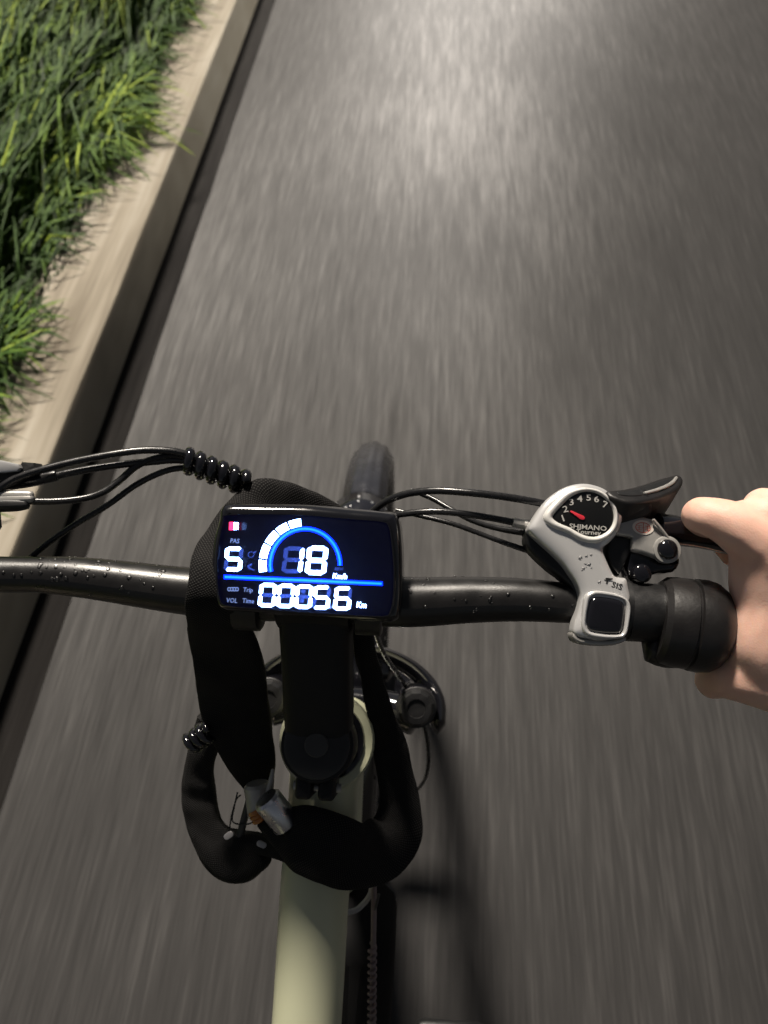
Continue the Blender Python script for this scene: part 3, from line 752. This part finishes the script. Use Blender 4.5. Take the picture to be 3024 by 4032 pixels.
# lower clamp: black push button in a silver frame, band below
bt = [(625, 1300), (645, 1230), (700, 1198), (800, 1205), (900, 1225), (958, 1255), (978, 1320), (968, 1440), (950, 1530), (900, 1560), (760, 1555), (640, 1530), (605, 1470), (610, 1380)]
px_slab('release_button', [z8(*p) for p in bt], GO, GN, GU, .006, .0035, 'gloss_black', shifter, 3, 4, .0005, 50, .0016)
ring_plate('button_frame', [z8(*p) for p in ((575, 1290), (600, 1190), (680, 1150), (800, 1160), (920, 1190), (1000, 1240), (1025, 1320), (1010, 1450), (985, 1560), (920, 1600), (750, 1600), (610, 1570), (560, 1490), (565, 1390))], [z8(*p) for p in bt], GO-GN*.0008, GN, GU, .0026, 'silver_paint', shifter)
lathe_obj('clamp_band', [(-.0155, .0145), (-.0155, .0185), (.0150, .0185), (.0150, .0145)], bar_at(V(2362, 2400, .48).x)[0], X1, 'plastic_black', shifter, 32)
lathe_obj('clamp_core', [(-.0145, .012), (-.0145, .0172), (.0145, .0172), (.0145, .012)], bar_at(V(2370, 2400, .48).x)[0], X1, 'plastic_black', shifter, 32)
bl = [(492, 1540), (560, 1590), (700, 1612), (850, 1615), (985, 1585), (975, 1625), (880, 1660), (760, 1670), (620, 1660), (520, 1630), (488, 1585)]
px_slab('clamp_lip', [z8(*p) for p in bl], GO-GN*.003, GN, GU, .012, .002, 'alloy', shifter, 3, 3, 0, 45)
lettering('lettering', 'SIS', *z8(900, 1108), .0050, GO, GN, GU, 'print_black', shifter, math.radians(-14), .0000, 1.1)
px_slab('arrow_mark', [z8(*p) for p in ((778, 1050), (800, 1030), (858, 1036), (860, 1048), (815, 1056), (808, 1090), (796, 1084), (798, 1056))], GO, GN, GU, .0002, .00005, 'print_black', shifter, 1, 1, 0, 45, .0003)
# thumb paddle
PN = (Z1*.90+Vector((.12, .30, 0))).normalized(); PU = (X1-PN*X1.dot(PN)).normalized(); PO = V(2560, 1925, .4670)
pp = [(800, 215), (880, 205), (1000, 190), (1120, 158), (1250, 112), (1390, 74), (1468, 64), (1512, 90), (1520, 130), (1480, 190), (1400, 240), (1280, 290), (1150, 320), (1020, 325), (920, 300), (830, 260)]
pad = px_slab('thumb_paddle', [z8(*p) for p in pp], PO, PN, PU, .036, .0022, 'rubber', shifter, 4, 4, -.003, 45)
pi_ = [(900, 232), (1010, 222), (1120, 195), (1250, 150), (1370, 115), (1440, 105), (1430, 140), (1360, 190), (1250, 235), (1120, 265), (1000, 270), (920, 258)]
px_slab('paddle_face', [z8(*p) for p in pi_], PO, PN, PU, .001, .0004, 'plastic_black', pad, 4, 2, 0, 45, .0005)
tube('paddle_rib', [(*(on_plane(*z8(x, y), PO, PN)+PN*.0006), r) for x, y, r in ((1150, 250, .0010), (1290, 212, .0012), (1400, 160, .0012), (1450, 105, .0010))], 'alloy', pad, 6, 8)
tube('paddle_arm', [(*V(2300, 2010, .470), .009), (*V(2440, 2000, .468), .010), (*V(2540, 1975, .468), .009)], 'plastic_black', shifter, 4, 12)
dc = []
for k in range(13):
    x, y = random.choice(((random.uniform(500, 640), random.uniform(720, 860)), (random.uniform(520, 700), random.uniform(700, 880)), (random.uniform(560, 660), random.uniform(760, 960)), (random.uniform(620, 740), random.uniform(900, 1120))))
    dc.append((on_plane(*z8(x, y), GO, GN)-GN*.0002, GN))
drops('rain_drop', [(p_, n_) for p_, n_ in dc], shifter, .0006, .0012)

# ------------------------------------------------------------------ brake levers, throttle, grips
def ref(p, side): return p if side > 0 else Vector((-.140-p.x, p.y-.006, p.z+.004))
def flip(o, side):
    """mirror a part built for the right side across to the left bar end"""
    if side > 0: return o
    me = o.data; c = o.location.copy()
    for v_ in me.vertices: v_.co.x = -v_.co.x
    me.flip_normals(); o.location = ref(c, -1); return o
def brake(side):
    BN = (-fw*.9+Z1*.35).normalized(); BU = (X1-BN*X1.dot(BN)).normalized(); BO = V(2560, 2110, .4615)
    br = [(905, 620), (925, 530), (965, 455), (1060, 458), (1225, 480), (1310, 575), (1392, 668), (1450, 695), (1482, 760), (1462, 835), (1400, 872), (1320, 860), (1230, 825), (1130, 790), (1040, 762), (1048, 655), (980, 640)]
    b = px_slab('brake_lever', [z8(*p) for p in br], BO, BN, BU, .010, .0016, 'alloy', None, 2, 3, 0, 40)
    b = flip(b, side); b.parent = bike; b.matrix_parent_inverse = world_of(bike).inverted()
    kids = []
    kids.append(px_slab('lever_body', [z8(*p) for p in ((1000, 840), (1050, 760), (1230, 820), (1400, 870), (1478, 830), (1490, 900), (1430, 975), (1290, 985), (1200, 1010), (1010, 1010))], BO-BN*.006, BN, BU, .014, .003, 'gloss_black', None, 2, 3, 0, 40))
    kids.append(px_slab('adjuster_block', [z8(*p) for p in ((840, 640), (1030, 650), (1040, 760), (1000, 860), (920, 1010), (850, 930), (800, 800))], BO-BN*.004, BN, BU, .012, .002, 'plastic_black', None, 1, 3, 0, 40))
    kids.append(lathe_obj('pivot_bolt', [(-.008, .0062), (.0015, .0062), (.0030, .0050), (.0038, .0025), (.004, .0004)], on_plane(*z8(1366, 768), BO, BN), BN, 'gloss_black', None, 20, 50))
    kids.append(lathe_obj('pivot_washer', [(-.004, .0082), (.0006, .0082), (.0009, .0074)], on_plane(*z8(1366, 768), BO, BN), BN, 'alloy', None, 24, 50))
    kids.append(lathe_obj('clamp_bolt', [(-.010, .0058), (.001, .0058), (.0024, .0045), (.0028, .001)], V(*z8(1130, 990), .4615), BN, 'gloss_black', None, 20, 50))
    kids.append(lathe_obj('clamp_ring', [(-.0110, .0120), (-.0110, .0178), (.0105, .0178), (.0110, .0172), (.0110, .012)], bar_at(V(2530, 2410, .478).x)[0], X1, 'plastic_black', None, 32))
    kids.append(tube('lever_blade', [(*V(2585, 2085, .476), .0105), (*V(2660, 2090, .478), .0095), (*V(2760, 2110, .482), .0080), (*V(2880, 2140, .488), .0072), (*V(3060, 2170, .493), .0070), (*V(3250, 2200, .497), .0072), (*V(3330, 2215, .499), .008)], 'gloss_black', None, 6, 14))
    kids.append(tube('lever_edge', [(*V(2572, 2046, .4605), .0010), (*V(2600, 2080, .4608), .0011), (*V(2632, 2120, .4612), .0009)], 'alloy', None, 4, 8))
    for k in kids:
        k = flip(k, side); k.parent = b; k.matrix_parent_inverse = world_of(b).inverted()
    if side > 0:
        tag(b, 'black and grey alloy brake lever with round cream sticker')
        cx1, cy1 = 1142, 563
        px_slab('sticker', [z8(cx1+100*math.cos(a), cy1+68*math.sin(a)+.10*100*math.cos(a)) for a in np.linspace(0, 2*PI, 24, endpoint=False)], BO, BN, BU, .0004, .0001, 'sticker_cream', b, 1, 1, 0, 40, .0004)
        ring_plate('sticker_ring', [z8(cx1+72*math.cos(a), cy1+50*math.sin(a)+6*math.cos(a)) for a in np.linspace(0, 2*PI, 16, endpoint=False)], [z8(cx1+64*math.cos(a), cy1+43*math.sin(a)+6*math.cos(a)) for a in np.linspace(0, 2*PI, 16, endpoint=False)], BO+BN*.0004, BN, BU, .0001, 'sticker_red', b, 2)
        for (x0, y0, x1, y1) in ((1078, 560, 1206, 570), (1140, 520, 1146, 612), (1085, 542, 1128, 548), (1085, 580, 1128, 586), (1158, 548, 1205, 556), (1158, 582, 1200, 590), (1100, 545, 1106, 584), (1178, 545, 1184, 588)):
            px_slab('sticker_print', [z8(x0, y0), z8(x1, y0+(x1-x0)*.06), z8(x1, y1), z8(x0, y1-(x1-x0)*.06+.1)], BO, BN, BU, .0001, .00002, 'sticker_red', b, 1, 1, 0, 40, .0006)
    else:
        tag(b, 'black and grey alloy brake lever at the far bar end')
        # what shows at the picture edge: cover plate, cable boss and adjuster barrels
        px_slab('cover_plate', [(-160, 1800), (0, 1812), (72, 1828), (78, 1842), (66, 1856), (0, 1862), (-160, 1860)], V(0, 1840, .470), -fw, rt, .004, .001, 'silver_paint', b, 1, 2, 0, 40)
        px_slab('lever_boss', [(-170, 1850), (0, 1860), (60, 1852), (82, 1818), (130, 1822), (142, 1845), (120, 1870), (60, 1905), (0, 1925), (-170, 1960)], V(0, 1880, .474), -fw, rt, .012, .002, 'plastic_black', b, 1, 2, 0, 40)
        for x0, y0, x1, y1, r in ((-40, 1950, 128, 1948, 3.0), (-40, 1968, 130, 1962, 3.4), (-60, 1990, 110, 1985, 4.4)):
            pxtube('adjuster_barrel', [(x0, y0, .472, r), (x0*.3+x1*.7, y0*.3+y1*.7, .472, r), (x1, y1, .472, r*.7)], 'alloy' if r < 4 else 'plastic_black', b, 4, 12)
brake(1); brake(-1)

def gripside(side):
    o0 = bar_at(V(2600, 2420, .477).x)[0].copy(); o1 = BS[-1].copy(); ax = (o1-o0).normalized()
    if side < 0:
        o0 = Vector((-.29, .2265, 1.033)); o1 = BS[0].copy(); ax = (o1-o0).normalized()
    L = (o1-o0).length
    if side > 0:
        off = dn*.0035
        th = lathe_obj('throttle_collar', [(-.004, .0150), (-.004, .0235), (-.001, .0262), (.004, .0270), (.0135, .0272), (.0142, .0262), (.0150, .0262), (.0158, .0277), (.022, .0280), (.028, .0268), (.033, .0235), (.0365, .0190), (.038, .016)], o0+off, ax, 'rubber', bike, 40, 30)
        tag(th, 'thick black rubber throttle collar')
        # thicker lobe on the underside, towards the rider
        tube('throttle_lobe', [(*(o0+off+dn*.0165-ax*.0085), .010), (*(o0+off+dn*.0175), .0110), (*(o0+off+dn*.0165+ax*.012), .0105)], 'rubber', th, 6, 16)
        pts = [(.034, .0158), (.05, .0155), (.08, .0158), (.11, .0155), (L-.004, .0165), (L+.003, .0165)]
    else:
        pts = [(0, .0185), (.006, .0185), (.008, .0155), (.04, .0158), (L-.004, .0165), (L+.003, .0165)]
    gr = lathe_obj('grip', pts, o0, ax, 'rubber', bike, 28)
gripside(1); gripside(-1)

# ------------------------------------------------------------------ cables
C = 'cable_black'
pxtube('cable', [(1330, 2230, .500, 2.3), (1430, 2060, .492, 2.3), (1500, 1988, .485, 2.3), (1580, 1950, .478, 2.3), (1700, 1932, .470, 2.3), (1850, 1940, .464, 2.3), (2000, 1958, .464, 2.3), (2150, 1985, .468, 2.3), (2350, 2030, .475, 2.3), (2500, 2060, .474, 2.3)], C, bike)
pxtube('cable', [(1400, 2120, .492, 2.1), (1500, 2045, .482, 2.1), (1600, 2022, .475, 2.1), (1720, 2014, .470, 2.1), (1850, 2026, .468, 2.1), (1980, 2048, .469, 2.1), (2070, 2066, .470, 2.3), (2100, 2072, .470, 2.3)], C, bike)
pxtube('cable_ferrule', [(2020, 2056, .4695, 2.9), (2060, 2064, .470, 2.9), (2062, 2064, .470, 3.3), (2095, 2072, .470, 3.3)], 'alloy', bike, 2)
pxtube('cable', [(1620, 1930, .500, 1.7), (1700, 1962, .492, 1.7), (1780, 2008, .484, 1.7), (1860, 2050, .480, 1.7), (1960, 2080, .478, 1.9), (2080, 2098, .476, 2.6), (2110, 2105, .476, 2.6)], C, bike)
pxtube('cable', [(1560, 2010, .490, 1.6), (1660, 2032, .485, 1.6), (1780, 2062, .480, 1.6), (1900, 2105, .478, 1.6), (2000, 2142, .476, 1.7), (2100, 2175, .476, 1.9), (2130, 2185, .476, 1.9)], C, bike)
pxtube('cable', [(-60, 1975, .470, 2.3), (0, 1922, .470, 2.3), (60, 1884, .472, 2.3), (151, 1853, .474, 2.3), (301, 1815, .478, 2.3), (482, 1782, .482, 2.3), (603, 1772, .485, 2.3), (723, 1785, .488, 2.3), (850, 1838, .494, 2.3), (960, 1905, .500, 2.3), (1080, 2010, .51, 2.3)], C, bike)
pxtube('cable', [(-40, 1920, .480, 2.6), (120, 1897, .480, 2.6), (271, 1862, .483, 2.5), (422, 1836, .486, 2.4), (573, 1820, .489, 2.4), (717, 1812, .492, 2.4), (850, 1848, .498, 2.4), (950, 1915, .504, 2.4), (1060, 2020, .51, 2.4)], C, bike)
pxtube('cable_sleeve', [(40, 1905, .481, 3.9), (120, 1893, .481, 3.9), (215, 1873, .482, 3.7), (222, 1871, .482, 2.8)], C, bike, 3)
pxtube('cable', [(60, 1972, .473, 2.2), (211, 1974, .475, 2.2), (331, 1962, .479, 2.2), (410, 1935, .482, 2.2), (470, 1893, .485, 2.2), (542, 1833, .488, 2.2), (633, 1800, .489, 2.2), (717, 1798, .491, 2.2), (850, 1858, .498, 2.2), (960, 1930, .505, 2.2), (1070, 2030, .512, 2.2)], C, bike)
pxtube('cable', [(112, 2205, .492, 2.0), (181, 2145, .493, 2.0), (301, 2062, .493, 2.0), (422, 1990, .493, 2.0), (542, 1905, .493, 2.0), (663, 1851, .494, 2.0), (760, 1845, .496, 2.0), (860, 1872, .50, 2.0), (960, 1945, .507, 2.0), (1070, 2050, .514, 2.0)], C, bike)
# spiral wrap round the bundle
def coil(name, a, b, R, r, turns, m, parent, ph=0):
    ax = (b-a); U = ax.normalized().orthogonal().normalized(); W = ax.normalized().cross(U); pts = []
    n = int(turns*18)
    for k in range(n+1):
        t = k/n; an = 2*PI*turns*t+ph; pts.append(a+ax*t+(U*math.cos(an)+W*math.sin(an))*R)
    v, f, uv = sweep(pts, [r]*len(pts), 10); return mk(name, v, f, m, parent, 70, uv)
coil('cable_wrap', V(735, 1812, .4925), V(965, 1902, .501), .0062, .0032, 5.2, 'gloss_black', bike)
coil('cable_wrap', V(755, 2925, .56), V(835, 2870, .555), .0062, .0028, 3.2, 'gloss_black', bike)
# brake hose down the fork, cables along the frame
pxtube('brake_hose', [(1440, 2300, .50, 2.0), (1500, 2550, .60, 2.0), (1620, 2740, .725, 2.0), (1680, 2900, .76, 2.0), (1676, 3060, .80, 2.0), (1600, 3150, 1.0, 2.0)], C, bike)
pxtube('frame_cable', [(1430, 3300, .60, 1.6), (1468, 3440, .62, 2.1), (1472, 3560, .625, 2.3), (1470, 3720, .63, 2.2), (1466, 3900, .635, 2.1), (1466, 4200, .64, 2.1)], 'cable_pink', bike)
coil('cable_spiral', V(1466, 3720, .630), V(1463, 4140, .638), .0028, .0012, 15, 'cable_pink', bike)
pxtube('cable_clip', [(1492, 3520, .615, 1.1), (1482, 3560, .615, 1.2), (1476, 3580, .62, 1.2)], 'grey_plastic', bike, 4)
pxtube('cable_loop', [(1300, 3600, .63, 2.0), (1390, 3588, .635, 2.2), (1430, 3560, .635, 2.2), (1458, 3520, .63, 2.2), (1468, 3470, .62, 2.2)], 'grey_cable', bike)

# ------------------------------------------------------------------ chain lock in its fabric sleeve
lock = tag(empty('bicycle_lock', V(1100, 3100, .58)), 'black fabric sleeved chain lock looped round the handlebar and stem', 'bike lock')
def sleeve(P, m='lock_fabric', n=7, thick=.17, seg=20, name='sleeve'):
    """P: (px, py, depth, half width px[, thickness factor])"""
    S = spline([(*V(x, y, d), hw*d/F) for x, y, d, hw in P], n)
    rads = [s[3] for s in S]
    return_ = sweep(S, rads, seg, [max(.0042, r*thick) for r in rads], [(-fw+Z1*.3) for _ in S])
    from mathutils import noise as mn
    vs = []; s1 = seg+1
    for i, p in enumerate(return_[0]):                   # creased, flattened cloth
        p = Vector(p); j = i//s1
        if j < len(S):
            c0 = Vector(S[j][:3]); d = p-c0; k = i % s1; a = 2*PI*k/seg
            d = d*(1/max(.35, (abs(math.cos(a))**4+abs(math.sin(a))**4)**(1/4)))
            p = c0+d
        p = p+Vector((mn.noise(p*30), mn.noise(p*30+Vector((9, 0, 0))), mn.noise(p*30+Vector((0, 9, 0)))))*.0026+Vector((0, 0, mn.noise(p*75)))*.0028
        vs.append(p)
    return mk(name, vs, return_[1], m, lock, 70, return_[2])
sleeve([(1400, 2120, .515, 60), (1270, 2040, .510, 78), (1150, 1990, .505, 84), (1035, 1972, .500, 86), (960, 2030, .492, 88), (895, 2110, .482, 88), (848, 2210, .466, 92), (838, 2310, .461, 100), (850, 2420, .472, 118), (880, 2530, .500, 132), (905, 2650, .525, 138), (930, 2800, .550, 142), (965, 2930, .567, 118), (1000, 3030, .580, 82), (1020, 3110, .588, 45)])
sleeve([(1040, 3215, .560, 45), (1110, 3262, .548, 85), (1190, 3300, .536, 125), (1290, 3332, .533, 138), (1390, 3372, .540, 132), (1490, 3350, .555, 122), (1558, 3270, .572, 104), (1572, 3160, .58, 82), (1558, 3050, .58, 72), (1535, 2930, .575, 64), (1500, 2800, .565, 52), (1462, 2650, .545, 46), (1430, 2520, .52, 42), (1400, 2400, .51, 40)], thick=.24)
sleeve([(830, 2830, .572, 50), (800, 2920, .580, 56), (785, 3040, .588, 60), (785, 3150, .592, 62), (810, 3250, .595, 66), (855, 3330, .597, 84), (930, 3372, .597, 94), (1000, 3362, .592, 76), (1036, 3350, .588, 52)], thick=.62)
sleeve([(1000, 3325, .590, 40), (1050, 3335, .580, 36), (1120, 3360, .570, 34), (1180, 3390, .562, 30)], thick=.5)
for x, y, a in ((835, 3300, .6), (1030, 3325, -.4)):
    box_obj('reflective_tab', V(x+65 if x < 900 else x, y-10 if x < 900 else y, .570), (.0075, .0045, .001), ((rt*math.cos(a)-dn*math.sin(a)), (-dn*math.cos(a)-rt*math.sin(a)), -fw), 'grey_cable', lock, .002)
# lock barrel: two crossed steel cylinders, and the coloured coil beside them
a, b = V(1012, 3088, .562), V(1030, 3205, .562)
lathe_obj('lock_barrel', [(-.001, .0078), (.001, .0098), (.022, .0100), (.0235, .0085)], a, b-a, 'alloy', lock, 24)
a, b = V(1050, 3146, .540), V(1135, 3252, .545)
lathe_obj('lock_barrel', [(-.001, .0085), (.001, .0102), (.0235, .0102), (.0245, .0095)], a, b-a, 'chrome', lock, 28)
pxtube('shackle', [(1074, 3030, .556, 1.2), (1068, 3075, .556, 2.2), (1058, 3120, .557, 3.2), (1050, 3160, .558, 3.2)], 'alloy', lock)
coil('coloured_coil', V(1008, 3178, .557), V(1034, 3228, .557), .0058, .0018, 3.4, 'amber', lock)
pxtube('pull_rod', [(990, 3120, .58, 2.8), (968, 3200, .585, 2.8), (945, 3290, .59, 3.0)], 'grey_plastic', lock)
pxtube('thread', [(935, 3120, .59, .6), (922, 3180, .59, .6), (915, 3230, .59, .6), (940, 3245, .585, .6), (990, 3240, .58, .6), (1010, 3200, .575, .6)], C, lock)
pxtube('thread', [(948, 3130, .59, .6), (930, 3150, .592, .6), (912, 3210, .595, .6), (905, 3260, .595, .6)], C, lock)

# ------------------------------------------------------------------ the rider's right hand on the grip
def hand():
    bm = bmesh.new()
    def ball(p, r, sq=None):
        bmesh.ops.create_icosphere(bm, subdivisions=2, radius=r, matrix=Matrix.Translation(p))
    def chain(P, n=10):
        S = spline(P, n)
        for s in S: ball(Vector(s[:3]), s[3])
    def q(x, y, d, r): return (*V(x, y, d), r/1000)
    WR = q(3490, 2740, .437, 25)
    # fingers: knuckle, middle joint, end joint, tip
    chain([q(2985, 2140, .440, 16.5), q(2872, 2062, .441, 13.8), q(2756, 2026, .450, 10.6), q(2768, 2060, .474, 9.4), q(2835, 2125, .492, 8.3), q(2880, 2190, .503, 7.2)], 7)
    chain([q(3150, 2075, .433, 14.5), q(3070, 2010, .439, 11.2), q(2992, 1990, .452, 10.0), q(2985, 2070, .482, 9.2), q(3020, 2200, .505, 8.6), q(3040, 2330, .512, 7.6)], 7)
    chain([q(3300, 2095, .436, 13.0), q(3225, 2030, .441, 10.8), q(3150, 2015, .455, 9.6), q(3140, 2100, .484, 8.9), q(3170, 2220, .506, 8.3), q(3190, 2340, .511, 7.2)], 7)
    chain([q(3435, 2150, .442, 11.5), q(3370, 2090, .449, 9.4), q(3310, 2080, .462, 8.4), q(3300, 2160, .486, 7.8), q(3320, 2260, .503, 7.2), q(3335, 2350, .508, 6.4)], 7)
    chain([q(2890, 2060, .446, 12.5), q(2985, 2045, .444, 13), q(3080, 2050, .441, 13), q(3200, 2060, .442, 12.5), q(3340, 2100, .447, 11)], 6)
    # palm: one chain from each knuckle to the wrist
    for x, y, d, r in ((2990, 2150, .440, 16), (3150, 2075, .435, 13.5), (3300, 2095, .436, 13.0), (3435, 2150, .442, 11.5)):
        chain([q(x, y, d, r), q(x*.6+3470*.4, y*.6+2700*.4, .438, 17), q(x*.3+3480*.7, y*.3+2730*.7, .437, 20), WR], 6)
    # web and ball of the thumb
    chain([q(2990, 2150, .442, 16.5), q(3005, 2270, .447, 19.5), q(3015, 2380, .449, 19.5), q(2995, 2520, .450, 20), q(3000, 2610, .453, 19)], 7)
    chain([q(3440, 2720, .440, 21), q(3250, 2740, .446, 21), q(3070, 2688, .453, 19), q(2905, 2662, .459, 15.4), q(2838, 2668, .468, 12.6), q(2808, 2680, .486, 11.5), q(2812, 2640, .506, 10.8), q(2850, 2560, .520, 9.8), q(2870, 2500, .526, 8)], 7)
    # forearm
    e = Vector(WR[:3])
    chain([WR, (e.x+.05, e.y-.045, e.z-.012, .025), (e.x+.13, e.y-.13, e.z-.05, .033), (e.x+.20, e.y-.24, e.z-.09, .040), (e.x+.235, e.y-.30, e.z-.105, .040)], 34)
    me = bpy.data.meshes.new('hand_raw'); bm.to_mesh(me); bm.free()
    o = bpy.data.objects.new('hand_raw', me); COL.objects.link(o)
    m = o.modifiers.new('r', 'REMESH'); m.mode = 'VOXEL'; m.voxel_size = .0019
    s = o.modifiers.new('s', 'SMOOTH'); s.factor = .5; s.iterations = 9
    ev = bpy.data.meshes.new_from_object(o.evaluated_get(bpy.context.evaluated_depsgraph_get()))
    vs = [v.co.copy() for v in ev.vertices]; fs = [tuple(p.vertices) for p in ev.polygons]
    bpy.data.objects.remove(o)
    p = mk('person', vs, fs, 'skin', None, 0)
    p.data.polygons.foreach_set('use_smooth', [True]*len(p.data.polygons))
    tag(p, "rider's bare right hand and forearm gripping the handlebar and brake lever", 'person')
hand()
